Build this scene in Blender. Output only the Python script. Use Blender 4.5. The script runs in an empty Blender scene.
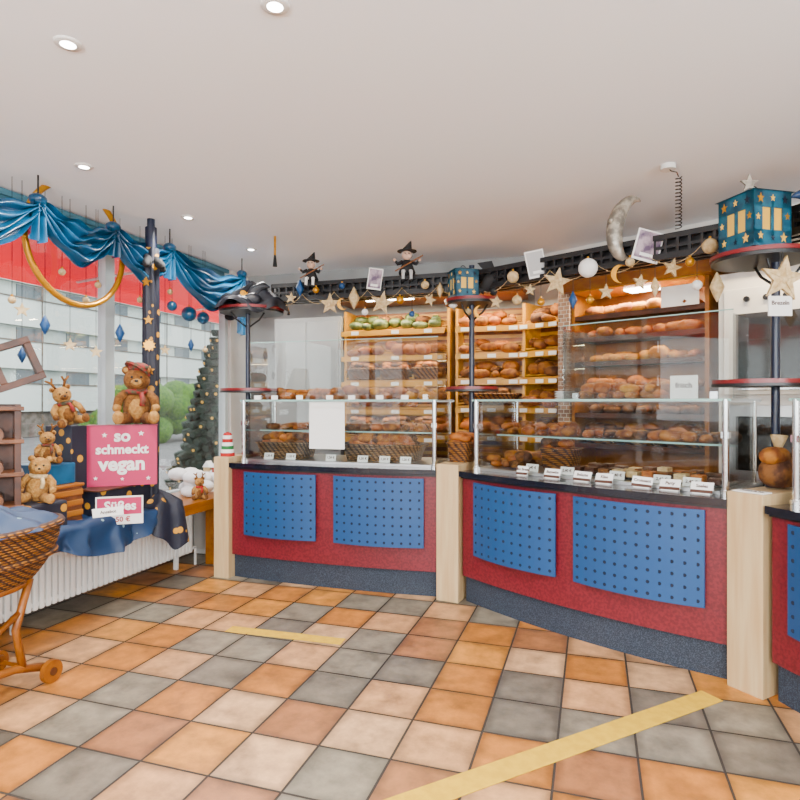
import bpy, math, random
from mathutils import Vector, Matrix
random.seed(7)
pi=math.pi
C,S=math.cos(math.radians(17.83)),math.sin(math.radians(17.83))
EYE=1.5
scene=bpy.context.scene

# ------------------------------------------------------------ helpers
def ray(px,py):
    a=(px-400)/600.0
    return Vector((C*a-S, S*a+C, -(py-402)/600.0))
E=Vector((0,0,EYE))
def onx(px,py,X):
    r=ray(px,py); return E+r*(X/r.x)
def onz(px,py,Z=0.0):
    r=ray(px,py); return E+r*((Z-EYE)/r.z)
def T(x,y,z): return Matrix.Translation((x,y,z))
def RZ(d): return Matrix.Rotation(math.radians(d),4,'Z')
def RX(d): return Matrix.Rotation(math.radians(d),4,'X')
def RY(d): return Matrix.Rotation(math.radians(d),4,'Y')
def SC(x,y,z): return Matrix.Diagonal((x,y,z,1))

# ------------------------------------------------------------ materials
MATS={}
def adj(c):
    mx,mn=max(c),min(c)
    if mx<=0: return c
    s=(mx-mn)/mx; k=1-.52*s; l=.3*c[0]+.5*c[1]+.2*c[2]
    return tuple(min(1,max(0.0,(l+(v-l)*(1+.40*s))*k)) for v in c)
def mat(name,col,rough=.5,metal=0.0,col2=None,scale=8.0,bump=0.0,bscale=40.0,emis=None,estr=0,coat=0.0,detail=4,lo=.4,hi=.6,raw=False):
    if name in MATS: return MATS[name]
    if not raw:
        col=adj(col)
        if col2 is not None: col2=adj(col2)
    m=bpy.data.materials.new(name); m.use_nodes=True
    nt=m.node_tree; b=nt.nodes['Principled BSDF']
    b.inputs['Base Color'].default_value=(*col,1)
    b.inputs['Roughness'].default_value=rough
    b.inputs['Metallic'].default_value=metal
    if coat: b.inputs['Coat Weight'].default_value=coat
    tc=nt.nodes.new('ShaderNodeTexCoord')
    if col2 is not None:
        n=nt.nodes.new('ShaderNodeTexNoise'); n.inputs['Scale'].default_value=scale; n.inputs['Detail'].default_value=detail
        r=nt.nodes.new('ShaderNodeValToRGB')
        r.color_ramp.elements[0].position=lo; r.color_ramp.elements[1].position=hi
        r.color_ramp.elements[0].color=(*col,1); r.color_ramp.elements[1].color=(*col2,1)
        nt.links.new(tc.outputs['Object'],n.inputs['Vector'])
        nt.links.new(n.outputs['Fac'],r.inputs['Fac']); nt.links.new(r.outputs['Color'],b.inputs['Base Color'])
    if bump:
        n2=nt.nodes.new('ShaderNodeTexNoise'); n2.inputs['Scale'].default_value=bscale
        bp=nt.nodes.new('ShaderNodeBump'); bp.inputs['Strength'].default_value=bump; bp.inputs['Distance'].default_value=.01
        nt.links.new(tc.outputs['Object'],n2.inputs['Vector'])
        nt.links.new(n2.outputs['Fac'],bp.inputs['Height']); nt.links.new(bp.outputs['Normal'],b.inputs['Normal'])
    if emis:
        b.inputs['Emission Color'].default_value=(*emis,1); b.inputs['Emission Strength'].default_value=estr
    MATS[name]=m; return m
def wood(name,c1,c2,sx=1.5,sy=18,sz=18,rough=.4):
    if name in MATS: return MATS[name]
    m=mat(name,c1,rough); nt=m.node_tree; b=nt.nodes['Principled BSDF']
    c1=adj(c1); c2=adj(c2)
    tc=nt.nodes.new('ShaderNodeTexCoord'); mp=nt.nodes.new('ShaderNodeMapping')
    mp.inputs['Scale'].default_value=(sx,sy,sz)
    n=nt.nodes.new('ShaderNodeTexNoise'); n.inputs['Scale'].default_value=1.5; n.inputs['Detail'].default_value=6
    r=nt.nodes.new('ShaderNodeValToRGB'); r.color_ramp.elements[0].position=.35; r.color_ramp.elements[1].position=.65
    r.color_ramp.elements[0].color=(*c1,1); r.color_ramp.elements[1].color=(*c2,1)
    nt.links.new(tc.outputs['Object'],mp.inputs['Vector']); nt.links.new(mp.outputs['Vector'],n.inputs['Vector'])
    nt.links.new(n.outputs['Fac'],r.inputs['Fac']); nt.links.new(r.outputs['Color'],b.inputs['Base Color'])
    return m
def wicker(name,c1,c2):
    m=mat(name,c1,.7); nt=m.node_tree; b=nt.nodes['Principled BSDF']
    c1=adj(c1); c2=adj(c2)
    tc=nt.nodes.new('ShaderNodeTexCoord')
    ck=nt.nodes.new('ShaderNodeTexWave'); ck.bands_direction='Z'; ck.inputs['Scale'].default_value=22; ck.inputs['Distortion'].default_value=1.2
    ck2=nt.nodes.new('ShaderNodeTexWave'); ck2.bands_direction='DIAGONAL'; ck2.inputs['Scale'].default_value=14
    mx=nt.nodes.new('ShaderNodeMath'); mx.operation='MULTIPLY'
    r=nt.nodes.new('ShaderNodeValToRGB'); r.color_ramp.elements[0].color=(*c2,1); r.color_ramp.elements[1].color=(*c1,1)
    r.color_ramp.elements[0].position=.05; r.color_ramp.elements[1].position=.5
    bp=nt.nodes.new('ShaderNodeBump'); bp.inputs['Strength'].default_value=.8; bp.inputs['Distance'].default_value=.01
    for w in (ck,ck2): nt.links.new(tc.outputs['Object'],w.inputs['Vector'])
    nt.links.new(ck.outputs['Fac'],mx.inputs[0]); nt.links.new(ck2.outputs['Fac'],mx.inputs[1])
    nt.links.new(mx.outputs[0],r.inputs['Fac']); nt.links.new(r.outputs['Color'],b.inputs['Base Color'])
    nt.links.new(mx.outputs[0],bp.inputs['Height']); nt.links.new(bp.outputs['Normal'],b.inputs['Normal'])
    return m
def glassmat(name,tint=(1,1,1),refl=1.0):
    m=bpy.data.materials.new(name); m.use_nodes=True; nt=m.node_tree
    for n in list(nt.nodes): nt.nodes.remove(n)
    o=nt.nodes.new('ShaderNodeOutputMaterial'); mx=nt.nodes.new('ShaderNodeMixShader')
    tr=nt.nodes.new('ShaderNodeBsdfTransparent'); tr.inputs['Color'].default_value=(*tint,1)
    gl=nt.nodes.new('ShaderNodeBsdfGlossy'); gl.inputs['Roughness'].default_value=.01
    fr=nt.nodes.new('ShaderNodeFresnel'); fr.inputs['IOR'].default_value=1.5
    mu=nt.nodes.new('ShaderNodeMath'); mu.operation='MULTIPLY'; mu.inputs[1].default_value=refl
    nt.links.new(fr.outputs[0],mu.inputs[0]); nt.links.new(mu.outputs[0],mx.inputs[0])
    nt.links.new(tr.outputs[0],mx.inputs[1]); nt.links.new(gl.outputs[0],mx.inputs[2]); nt.links.new(mx.outputs[0],o.inputs[0])
    MATS[name]=m; return m
def starcloth(name,base,gold,scale=9,th=.28,rough=.6):
    m=mat(name,base,rough); nt=m.node_tree; b=nt.nodes['Principled BSDF']
    base=adj(base); gold=adj(gold)
    tc=nt.nodes.new('ShaderNodeTexCoord'); v=nt.nodes.new('ShaderNodeTexVoronoi'); v.inputs['Scale'].default_value=scale
    r=nt.nodes.new('ShaderNodeValToRGB'); r.color_ramp.interpolation='CONSTANT'
    r.color_ramp.elements[0].color=(*gold,1); r.color_ramp.elements[1].color=(*base,1); r.color_ramp.elements[1].position=th
    nt.links.new(tc.outputs['Object'],v.inputs['Vector']); nt.links.new(v.outputs['Distance'],r.inputs['Fac']); nt.links.new(r.outputs['Color'],b.inputs['Base Color'])
    return m

CEIL=mat('ceiling_plaster',(.87,.905,.94),.9,bump=.05,bscale=6,raw=True)
WALLW=mat('wall_paint_white',(.66,.63,.58),.85,col2=(.70,.67,.62),scale=3)
WALLG=mat('wall_panel_grey',(.28,.29,.29),.6,col2=(.32,.33,.32),scale=2)
FRAMEW=mat('window_frame_white',(.50,.58,.60),.4)
FRAMEB=mat('window_frame_blue',(.12,.28,.36),.4)
RED=mat('red_laminate',(.095,.002,.008),.42,col2=(.15,.006,.015),scale=60,detail=6,raw=True)
REDD=mat('red_lacquer',(.16,.003,.005),.35,raw=True)
BLUE=mat('blue_perforated_metal',(.002,.050,.165),.5,metal=.1,raw=True)
HOLE=mat('hole_dark',(.002,.008,.03),.8)
GRAN=mat('plinth_granite',(.006,.011,.022),.7,col2=(.03,.043,.065),scale=160,detail=2,lo=.45,hi=.6,raw=True)
TOP=mat('countertop_dark',(.006,.008,.016),.2,coat=.3)
MAPLE=wood('maple_light',(.60,.42,.24),(.68,.52,.32),18,18,1.2)
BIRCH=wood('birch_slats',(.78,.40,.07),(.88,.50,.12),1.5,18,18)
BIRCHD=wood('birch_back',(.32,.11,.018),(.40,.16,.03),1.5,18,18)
OAK=wood('oak_header',(.36,.14,.035),(.46,.21,.06),1.5,18,18)
LEDGE=wood('ledge_wood',(.38,.14,.035),(.48,.21,.06),18,1.5,18)
DWOOD=wood('dark_wood',(.05,.016,.008),(.12,.04,.018),3,10,10,.5)
MWOOD=wood('pram_wood',(.26,.09,.025),(.36,.14,.045),3,10,10,.4)
TOYW=wood('toy_wood',(.13,.045,.02),(.22,.085,.035),3,10,10,.5)
STEEL=mat('brushed_steel',(.62,.62,.62),.28,metal=1.0)
CHROME=mat('chrome',(.8,.8,.8),.15,metal=1.0)
BLACK=mat('black_metal',(.004,.004,.005),.4)
NAVY=mat('navy_paint',(.008,.014,.04),.35)
WHITE=mat('white_enamel',(.72,.72,.69),.35)
PAPER=mat('paper_white',(.78,.78,.75),.8)
CARDD=mat('card_photo',(.10,.06,.12),.5,col2=(.45,.35,.4),scale=14)
BROWNC=mat('card_brown',(.08,.025,.012),.6)
PINK=mat('pink_sign',(.42,.0,.07),.6,raw=True)
YEL=mat('yellow_tape',(.62,.37,.0),.9,col2=(.55,.32,.0),scale=20,raw=True)
BR1=mat('bread_gold',(.58,.22,.03),.65,col2=(.34,.10,.013),scale=14,bump=.4)
BR2=mat('bread_brown',(.22,.07,.013),.75,col2=(.46,.20,.05),scale=16,bump=.5)
BR3=mat('bread_dark',(.07,.022,.007),.8,col2=(.22,.095,.035),scale=18,bump=.6)
BR4=mat('bread_light',(.74,.38,.10),.65,col2=(.54,.22,.04),scale=12,bump=.3)
GREENP=mat('green_bags',(.03,.06,.015),.5,col2=(.14,.18,.07),scale=18)
WICK=wicker('wicker_brown',(.50,.22,.06),(.05,.015,.006))
WICKG=wicker('wicker_grey',(.40,.25,.13),(.05,.03,.02))
GLASS=glassmat('clear_glass',(.96,.98,.975),.75)
WGLASS=glassmat('window_glass',(.97,.98,.98),.3)
GEDGE=mat('glass_edge_green',(.35,.55,.50),.15)
CLOTHB=mat('blue_satin',(.001,.042,.10),.3,col2=(.003,.075,.17),scale=6,coat=.15,raw=True)
CLOTHN=starcloth('navy_star_cloth',(.004,.006,.02),(.85,.45,.03),10,.26)
CLOTHK=starcloth('black_star_cloth',(.003,.004,.010),(.8,.42,.03),7,.24)
CLOTHT=starcloth('blue_star_cloth',(.002,.050,.135),(.3,.45,.5),9,.10,.55)
GOLD=mat('gold_paint',(.85,.45,.03),.3,metal=.5)
CREAM=mat('cream_straw',(.74,.58,.36),.7,col2=(.58,.42,.22),scale=40,bump=.4)
SILV=mat('silver_moon',(.50,.46,.38),.35,metal=.4,col2=(.2,.18,.15),scale=20)
TEAL=mat('teal_lantern',(.008,.09,.15),.5,col2=(.02,.16,.24),scale=20)
GLOW=mat('lantern_yellow',(.75,.45,.12),.5,emis=(1,.6,.15),estr=.5)
FUR1=mat('fur_brown',(.16,.065,.022),.95,col2=(.28,.125,.045),scale=40,bump=.9,bscale=90)
FUR2=mat('fur_tan',(.42,.21,.08),.95,col2=(.56,.33,.14),scale=40,bump=.9,bscale=90)
REDC=mat('red_felt',(.50,.015,.015),.8)
PLAID=mat('plaid_scarf',(.35,.02,.02),.8,col2=(.05,.06,.03),scale=30)
SNOW=mat('snow_wool',(.78,.79,.81),.9,bump=.6,bscale=30)
GREENF=mat('pine_green',(.010,.028,.018),.8,col2=(.025,.055,.035),scale=30)
HEDGE=mat('hedge_green',(.03,.10,.02),.9,col2=(.14,.26,.05),scale=14,bump=.8,bscale=20)
SKIN=mat('doll_skin',(.75,.5,.38),.6)
DARKG=mat('oven_glass',(.02,.018,.016),.08,coat=.5)
BLK=mat('black_felt',(.008,.008,.009),.8)
GREYH=mat('grey_hair',(.4,.4,.4),.9)
LAMP=mat('lamp_emitter',(1,1,1),.5,emis=(1,.96,.9),estr=22)
AWN=mat('awning_red_glow',(.70,.005,.03),.7,emis=(1,.004,.025),estr=1.1)  # emission stands in for daylight shining through the red fabric
FACW=mat('facade_white',(.36,.42,.38),.8,col2=(.42,.48,.44),scale=1.5)
FACB=mat('facade_band',(.48,.53,.49),.8)
FACD=mat('facade_window',(.07,.10,.11),.15)
STONE=mat('stone_wall',(.08,.07,.055),.9,col2=(.15,.13,.11),scale=4,bump=.5,bscale=6)
ASPH=mat('asphalt',(.085,.085,.085),.9,col2=(.12,.12,.12),scale=2,bump=.2,bscale=30)
PAVE=mat('pavement',(.20,.19,.18),.9,col2=(.26,.25,.24),scale=3)
CARP=mat('car_silver',(.20,.24,.30),.25,metal=.6,coat=.6)
CARG=mat('car_glass',(.02,.025,.03),.08)
RUBBER=mat('rubber',(.015,.015,.015),.8)

def mosaic():
    m=mat('mosaic_stone',(.5,.3,.2),.7); nt=m.node_tree; b=nt.nodes['Principled BSDF']
    tc=nt.nodes.new('ShaderNodeTexCoord'); mp=nt.nodes.new('ShaderNodeMapping'); mp.inputs['Rotation'].default_value=(pi/2,0,0)
    br=nt.nodes.new('ShaderNodeTexBrick'); br.inputs['Scale'].default_value=1
    br.inputs['Color1'].default_value=(.30,.16,.09,1); br.inputs['Color2'].default_value=(.13,.07,.045,1); br.inputs['Mortar'].default_value=(.4,.35,.29,1)
    br.inputs['Brick Width'].default_value=.05; br.inputs['Row Height'].default_value=.035; br.inputs['Mortar Size'].default_value=.003
    nt.links.new(tc.outputs['Object'],mp.inputs['Vector']); nt.links.new(mp.outputs['Vector'],br.inputs['Vector']); nt.links.new(br.outputs['Color'],b.inputs['Base Color'])
    return m
MOS=mosaic()

def tilemat():
    m=bpy.data.materials.new('terracotta_tiles'); m.use_nodes=True; nt=m.node_tree; N=nt.nodes; L=nt.links
    b=N['Principled BSDF']; b.inputs['Roughness'].default_value=.33
    TS=.33; OX,OY=-2.46,2.385
    tc=N.new('ShaderNodeTexCoord'); mp=N.new('ShaderNodeMapping')
    mp.inputs['Location'].default_value=(-OX/TS,-OY/TS,0); mp.inputs['Scale'].default_value=(1/TS,1/TS,1)
    L.new(tc.outputs['Object'],mp.inputs['Vector'])
    sep=N.new('ShaderNodeSeparateXYZ'); L.new(mp.outputs[0],sep.inputs[0])
    def M(op,a,bv=None):
        n=N.new('ShaderNodeMath'); n.operation=op
        for i,v in enumerate((a,bv)):
            if v is None: continue
            if isinstance(v,(int,float)): n.inputs[i].default_value=v
            else: L.new(v,n.inputs[i])
        return n.outputs[0]
    fx=M('FLOOR',sep.outputs[0]); fy=M('FLOOR',sep.outputs[1])
    cmb=N.new('ShaderNodeCombineXYZ'); L.new(fx,cmb.inputs[0]); L.new(fy,cmb.inputs[1]); cmb.inputs[2].default_value=3.3
    wn=N.new('ShaderNodeTexWhiteNoise'); L.new(cmb.outputs[0],wn.inputs['Vector'])
    r=N.new('ShaderNodeValToRGB'); r.color_ramp.interpolation='CONSTANT'
    cols=[(0,(.38,.135,.018)),(.14,(.185,.155,.11)),(.34,(.44,.22,.09)),(.52,(.27,.105,.035)),(.64,(.135,.112,.082)),(.79,(.46,.18,.022)),(.90,(.47,.27,.13))]
    els=r.color_ramp.elements
    els[0].position=0; els[0].color=(*cols[0][1],1); els[1].position=cols[1][0]; els[1].color=(*cols[1][1],1)
    for p,c in cols[2:]:
        e=els.new(p); e.color=(*c,1)
    L.new(wn.outputs['Value'],r.inputs['Fac'])
    add=N.new('ShaderNodeVectorMath'); add.operation='ADD'; L.new(tc.outputs['Object'],add.inputs[0]); L.new(wn.outputs['Color'],add.inputs[1])
    n=N.new('ShaderNodeTexNoise'); n.inputs['Scale'].default_value=7; n.inputs['Detail'].default_value=7; n.inputs['Roughness'].default_value=.65; L.new(add.outputs[0],n.inputs['Vector'])
    hsv=N.new('ShaderNodeHueSaturation')
    L.new(r.outputs['Color'],hsv.inputs['Color'])
    mr=N.new('ShaderNodeMapRange'); mr.inputs['From Min'].default_value=.3; mr.inputs['From Max'].default_value=.7; mr.inputs['To Min'].default_value=.55; mr.inputs['To Max'].default_value=1.5
    L.new(n.outputs['Fac'],mr.inputs['Value']); L.new(mr.outputs[0],hsv.inputs['Value'])
    frx=M('FRACT',sep.outputs[0]); fry=M('FRACT',sep.outputs[1])
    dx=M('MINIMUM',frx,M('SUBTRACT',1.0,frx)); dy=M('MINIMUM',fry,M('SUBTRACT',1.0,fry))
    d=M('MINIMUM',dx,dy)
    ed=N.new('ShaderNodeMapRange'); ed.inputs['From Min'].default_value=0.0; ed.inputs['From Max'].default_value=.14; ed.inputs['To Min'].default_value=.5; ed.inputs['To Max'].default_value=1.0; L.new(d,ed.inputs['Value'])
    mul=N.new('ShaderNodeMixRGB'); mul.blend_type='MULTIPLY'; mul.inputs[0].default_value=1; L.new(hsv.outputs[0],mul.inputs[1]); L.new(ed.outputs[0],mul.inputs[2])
    g=M('LESS_THAN',d,.016)
    mx=N.new('ShaderNodeMixRGB'); L.new(g,mx.inputs[0]); L.new(mul.outputs[0],mx.inputs[1]); mx.inputs[2].default_value=(.022,.016,.012,1)
    L.new(mx.outputs[0],b.inputs['Base Color'])
    rr=M('ADD',M('MULTIPLY',g,.5),.38); L.new(rr,b.inputs['Roughness'])
    bp=N.new('ShaderNodeBump'); bp.inputs['Strength'].default_value=.35; bp.inputs['Distance'].default_value=.004
    hh=M('ADD',M('MULTIPLY',M('MINIMUM',d,.03),30.0),M('MULTIPLY',n.outputs['Fac'],.6)); L.new(hh,bp.inputs['Height']); L.new(bp.outputs[0],b.inputs['Normal'])
    MATS['tile']=m; return m
TILE=tilemat()

# ------------------------------------------------------------ mesh builder
class B:
    def __init__(s,name,M=None):
        s.name=name; s.v=[]; s.f=[]; s.mi=[]; s.sm=[]; s.ml=[]; s.M=M or Matrix.Identity(4)
    def add(s,vs,fs,m,smooth=False,X=None):
        if m not in s.ml: s.ml.append(m)
        k=s.ml.index(m); o=len(s.v); MM=s.M@X if X is not None else s.M
        s.v+= [MM@Vector(p) for p in vs]
        for f in fs: s.f.append([i+o for i in f]); s.mi.append(k); s.sm.append(smooth)
    def box(s,x0,x1,y0,y1,z0,z1,m,X=None):
        vs=[(x,y,z) for z in (z0,z1) for y in (y0,y1) for x in (x0,x1)]
        s.add(vs,[(0,2,3,1),(4,5,7,6),(0,1,5,4),(2,6,7,3),(0,4,6,2),(1,3,7,5)],m,False,X)
    def cyl(s,p0,p1,r,m,r1=None,seg=12,X=None,smooth=True):
        p0=Vector(p0);p1=Vector(p1); r1=r if r1 is None else r1
        d=(p1-p0).normalized(); a=d.orthogonal().normalized(); b=d.cross(a)
        vs=[];
        for p,rr in((p0,r),(p1,r1)):
            for i in range(seg):
                t=2*pi*i/seg; vs.append(p+(a*math.cos(t)+b*math.sin(t))*rr)
        s.add(vs,[(i,(i+1)%seg,seg+(i+1)%seg,seg+i) for i in range(seg)],m,smooth,X)
        s.add(vs,[list(range(seg))[::-1],[seg+i for i in range(seg)]],m,False,X)
    def ell(s,c,r,m,X=None,seg=12,rings=8,power=1.0):
        if isinstance(r,(int,float)): r=(r,r,r)
        vs=[];fs=[]
        def pw(v): return math.copysign(abs(v)**power,v)
        for j in range(rings+1):
            ph=-pi/2+pi*j/rings
            for i in range(seg):
                t=2*pi*i/seg
                vs.append((c[0]+r[0]*pw(math.cos(ph))*pw(math.cos(t)),c[1]+r[1]*pw(math.cos(ph))*pw(math.sin(t)),c[2]+r[2]*math.sin(ph)))
        for j in range(rings):
            for i in range(seg):
                fs.append((j*seg+i,j*seg+(i+1)%seg,(j+1)*seg+(i+1)%seg,(j+1)*seg+i))
        s.add(vs,fs,m,True,X)
    def tube(s,pts,r,m,seg=8,closed=False,X=None):
        pts=[Vector(p) for p in pts]; n=len(pts); vs=[];prev=None
        for i,p in enumerate(pts):
            if closed: d=pts[(i+1)%n]-pts[i-1]
            else: d=pts[min(i+1,n-1)]-pts[max(i-1,0)]
            d.normalize()
            if prev is None: a=d.orthogonal().normalized()
            else:
                a=prev-d*prev.dot(d)
                a=a.normalized() if a.length>1e-6 else d.orthogonal().normalized()
            prev=a; b=d.cross(a); rr=r[i] if isinstance(r,(list,tuple)) else r
            for k in range(seg):
                t=2*pi*k/seg; vs.append(p+(a*math.cos(t)+b*math.sin(t))*rr)
        fs=[]
        for i in range(n if closed else n-1):
            for k in range(seg):
                j=(i+1)%n; fs.append((i*seg+k,i*seg+(k+1)%seg,j*seg+(k+1)%seg,j*seg+k))
        if not closed: fs+= [list(range(seg))[::-1],[(n-1)*seg+k for k in range(seg)]]
        s.add(vs,fs,m,True,X)
    def lathe(s,prof,m,X=None,seg=20):
        vs=[];fs=[]
        for r,z in prof:
            for i in range(seg):
                t=2*pi*i/seg; vs.append((r*math.cos(t),r*math.sin(t),z))
        for j in range(len(prof)-1):
            for i in range(seg): fs.append((j*seg+i,j*seg+(i+1)%seg,(j+1)*seg+(i+1)%seg,(j+1)*seg+i))
        s.add(vs,fs,m,True,X)
    def prism(s,poly,z0,z1,m,X=None):
        n=len(poly); vs=[(x,y,z0) for x,y in poly]+[(x,y,z1) for x,y in poly]
        s.add(vs,[list(range(n))[::-1],[n+i for i in range(n)]]+[(i,(i+1)%n,n+(i+1)%n,n+i) for i in range(n)],m,False,X)
    def prismxz(s,poly,y0,y1,m,X=None):
        R=Matrix(((1,0,0,0),(0,0,1,0),(0,1,0,0),(0,0,0,1)))
        s.prism(poly,y0,y1,m,(X@R) if X is not None else R)
    def grid(s,fn,nu,nv,m,X=None,smooth=True):
        vs=[fn(i/nu,j/nv) for j in range(nv+1) for i in range(nu+1)]
        fs=[(j*(nu+1)+i,j*(nu+1)+i+1,(j+1)*(nu+1)+i+1,(j+1)*(nu+1)+i) for j in range(nv) for i in range(nu)]
        s.add(vs,fs,m,smooth,X)
    def text(s,txt,size,m,X,extr=.001,bold=.02):
        cu=bpy.data.curves.new('t','FONT'); cu.body=txt; cu.size=size; cu.align_x='CENTER'; cu.align_y='CENTER'; cu.extrude=extr; cu.resolution_u=3; cu.offset=size*bold
        o=bpy.data.objects.new('t',cu); scene.collection.objects.link(o)
        dg=bpy.context.evaluated_depsgraph_get(); dg.update(); me=o.evaluated_get(dg).to_mesh()
        vs=[v.co.copy() for v in me.vertices]; fs=[list(p.vertices) for p in me.polygons]
        s.add(vs,fs,m,False,X); o.evaluated_get(dg).to_mesh_clear(); bpy.data.objects.remove(o); bpy.data.curves.remove(cu)
    def build(s,bevel=0):
        xs=[p.x for p in s.v]; ys=[p.y for p in s.v]; zs=[p.z for p in s.v]
        c=Vector(((min(xs)+max(xs))/2,(min(ys)+max(ys))/2,min(zs)))
        me=bpy.data.meshes.new(s.name); me.from_pydata([p-c for p in s.v],[],s.f)
        for m in s.ml: me.materials.append(m)
        me.polygons.foreach_set('material_index',s.mi); me.polygons.foreach_set('use_smooth',s.sm); me.update()
        o=bpy.data.objects.new(s.name,me); o.location=c; scene.collection.objects.link(o)
        if bevel:
            b=o.modifiers.new('b','BEVEL'); b.width=bevel; b.segments=2; b.limit_method='ANGLE'; b.angle_limit=math.radians(50)
        return o
def star(r,ri=.42,n=5):
    return [((r if k%2==0 else r*ri)*math.sin(pi*k/n),(r if k%2==0 else r*ri)*math.cos(pi*k/n)) for k in range(2*n)]
def moon(r,n=16):
    p=[]
    for k in range(n+1):
        t=math.radians(70)+math.radians(220)*k/n; p.append((r*math.cos(t),r*math.sin(t)))
    for k in range(1,n):
        t=math.radians(290)-math.radians(220)*k/n
        p.append((r*math.cos(t)+ r*.55*math.sin(pi*k/n), r*math.sin(t)*.93))
    return p

# ------------------------------------------------------------ geometry frames
HC=2.97
angB=-27.4; angC=-54.0
A0=Vector((-2.94,4.45,0)); LA=1.81
B0=Vector((-.93,4.43,0)); LB=1.83
C0=Vector((.853,3.425,0)); LC=2.0
FA=T(*A0); FB=T(*B0)@RZ(angB); FC=T(*C0)@RZ(angC)
BB0=Vector((-.554,6.15,0)); FBB=T(*BB0)@RZ(angB)
CB0=Vector((1.90,4.875,0)); FCB=T(*CB0)@RZ(angC)
def onF(px,py,F,off):
    r=ray(px,py); n=(F.to_3x3()@Vector((0,1,0))); q=F@Vector((0,off,0))
    t=(q-E).dot(n)/r.dot(n); return E+r*t
def lx(px,F,off):
    return (F.inverted()@onF(px,402,F,off)).x

# ------------------------------------------------------------ room shell
b=B('floor'); b.box(-3.97,5.2,-3.6,6.35,-.1,0,TILE); o=b.build()
me=o.data; off=o.location.copy()
for v in me.vertices: v.co+=off
o.location=(0,0,0)
b=B('ceiling'); b.box(-3.97,5.2,-3.6,6.35,HC,HC+.1,CEIL); b.build()
b=B('wall_left'); b.box(-3.97,-3.85,-3.5,6.15,0,.55,WALLW); b.box(-3.97,-3.85,5.80,6.15,.55,HC,WALLW); b.box(-3.97,-3.85,-3.5,-3.2,.55,HC,WALLW); b.build()
b=B('wall_back'); b.box(-3.97,-.5,6.15,6.3,0,HC,WALLG); b.build()
b=B('wall_back_angled',FBB); b.box(0,2.77,0,.15,0,HC,WALLW); b.build()
b=B('wall_right_angled',FCB); b.box(0,4.9,0,.15,0,HC,WALLW); b.build()
b=B('wall_right'); b.box(4.72,4.87,-3.5,1.0,0,HC,WALLW); b.build()
b=B('wall_front'); b.box(-3.97,-2.6,-3.62,-3.5,0,HC,WALLW); b.box(3.9,4.87,-3.62,-3.5,0,HC,WALLW); b.box(-2.6,3.9,-3.62,-3.5,2.8,HC,WALLW); b.build()
ys=[-3.2,-1.1,.6,2.3,4.04,5.74]
for i in range(5):
    b=B('window_%d'%(i+1)); y0,y1=ys[i],ys[i+1]; w=.05
    b.box(-3.93,-3.85,y0,y0+w,.56,HC-.0,FRAMEW); b.box(-3.93,-3.85,y1-w,y1,.56,HC-.0,FRAMEW)
    b.box(-3.92,-3.86,y0+w,y1-w,HC-.10,HC-.01,FRAMEB); b.box(-3.92,-3.86,y0+w,y1-w,.56,.64,FRAMEW)
    b.box(-3.85,-3.83,y0,y1,HC-.05,HC-.01,FRAMEB)
    b.box(-3.895,-3.885,y0+w,y1-w,.64,HC-.10,WGLASS)
    b.build()
xs=[-2.6,-.4,1.8,3.9]
for i in range(3):
    b=B('window_%d'%(i+6)); x0,x1=xs[i],xs[i+1]; w=.05
    b.box(x0,x0+w,-3.6,-3.52,.0,2.8,FRAMEW); b.box(x1-w,x1,-3.6,-3.52,.0,2.8,FRAMEW)
    b.box(x0+w,x1-w,-3.6,-3.52,2.7,2.8,FRAMEW); b.box(x0+w,x1-w,-3.6,-3.52,0,.1,FRAMEW)
    b.box(x0+w,x1-w,-3.565,-3.555,.1,2.7,WGLASS); b.build()

# downlights
dl=[(68,43),(275,5),(84,166),(188,217),(251,249)]
pts=[onz(px,py,HC) for px,py in dl]+[Vector(p) for p in ((-1.2,-1.5,HC),(1.2,.2,HC),(1.2,-1.8,HC),(-2.6,-2.4,HC),(2.8,-.6,HC),(-2.4,-.3,HC))]
for i,p in enumerate(pts):
    b=B('downlight',T(p.x,p.y,HC)); b.lathe([(.03,-.008),(.05,-.008),(.054,-.004),(.054,0)],WHITE); b.cyl((0,0,-.005),(0,0,-.002),.042,LAMP,seg=20); b.build()
    ld=bpy.data.lights.new('downlight_lamp','SPOT'); ld.energy=165; ld.spot_size=2.6; ld.spot_blend=.8; ld.shadow_soft_size=.06; ld.color=(1,.96,.90)
    lo=bpy.data.objects.new('downlight_lamp',ld); lo.location=(p.x,p.y,HC-.03); scene.collection.objects.link(lo)

# yellow tape
def tape(p,q,w):
    b=B('floor_tape'); p=Vector(p);q=Vector(q); d=(q-p).normalized(); n=Vector((-d.y,d.x,0))*w/2
    b.prism([(p-n)[:2],(q-n)[:2],(q+n)[:2],(p+n)[:2]],0.001,.003,YEL); b.build()
tape(onz(229,629),onz(343,642),.095)
tape(onz(712,696),onz(385,812),.12)

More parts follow.
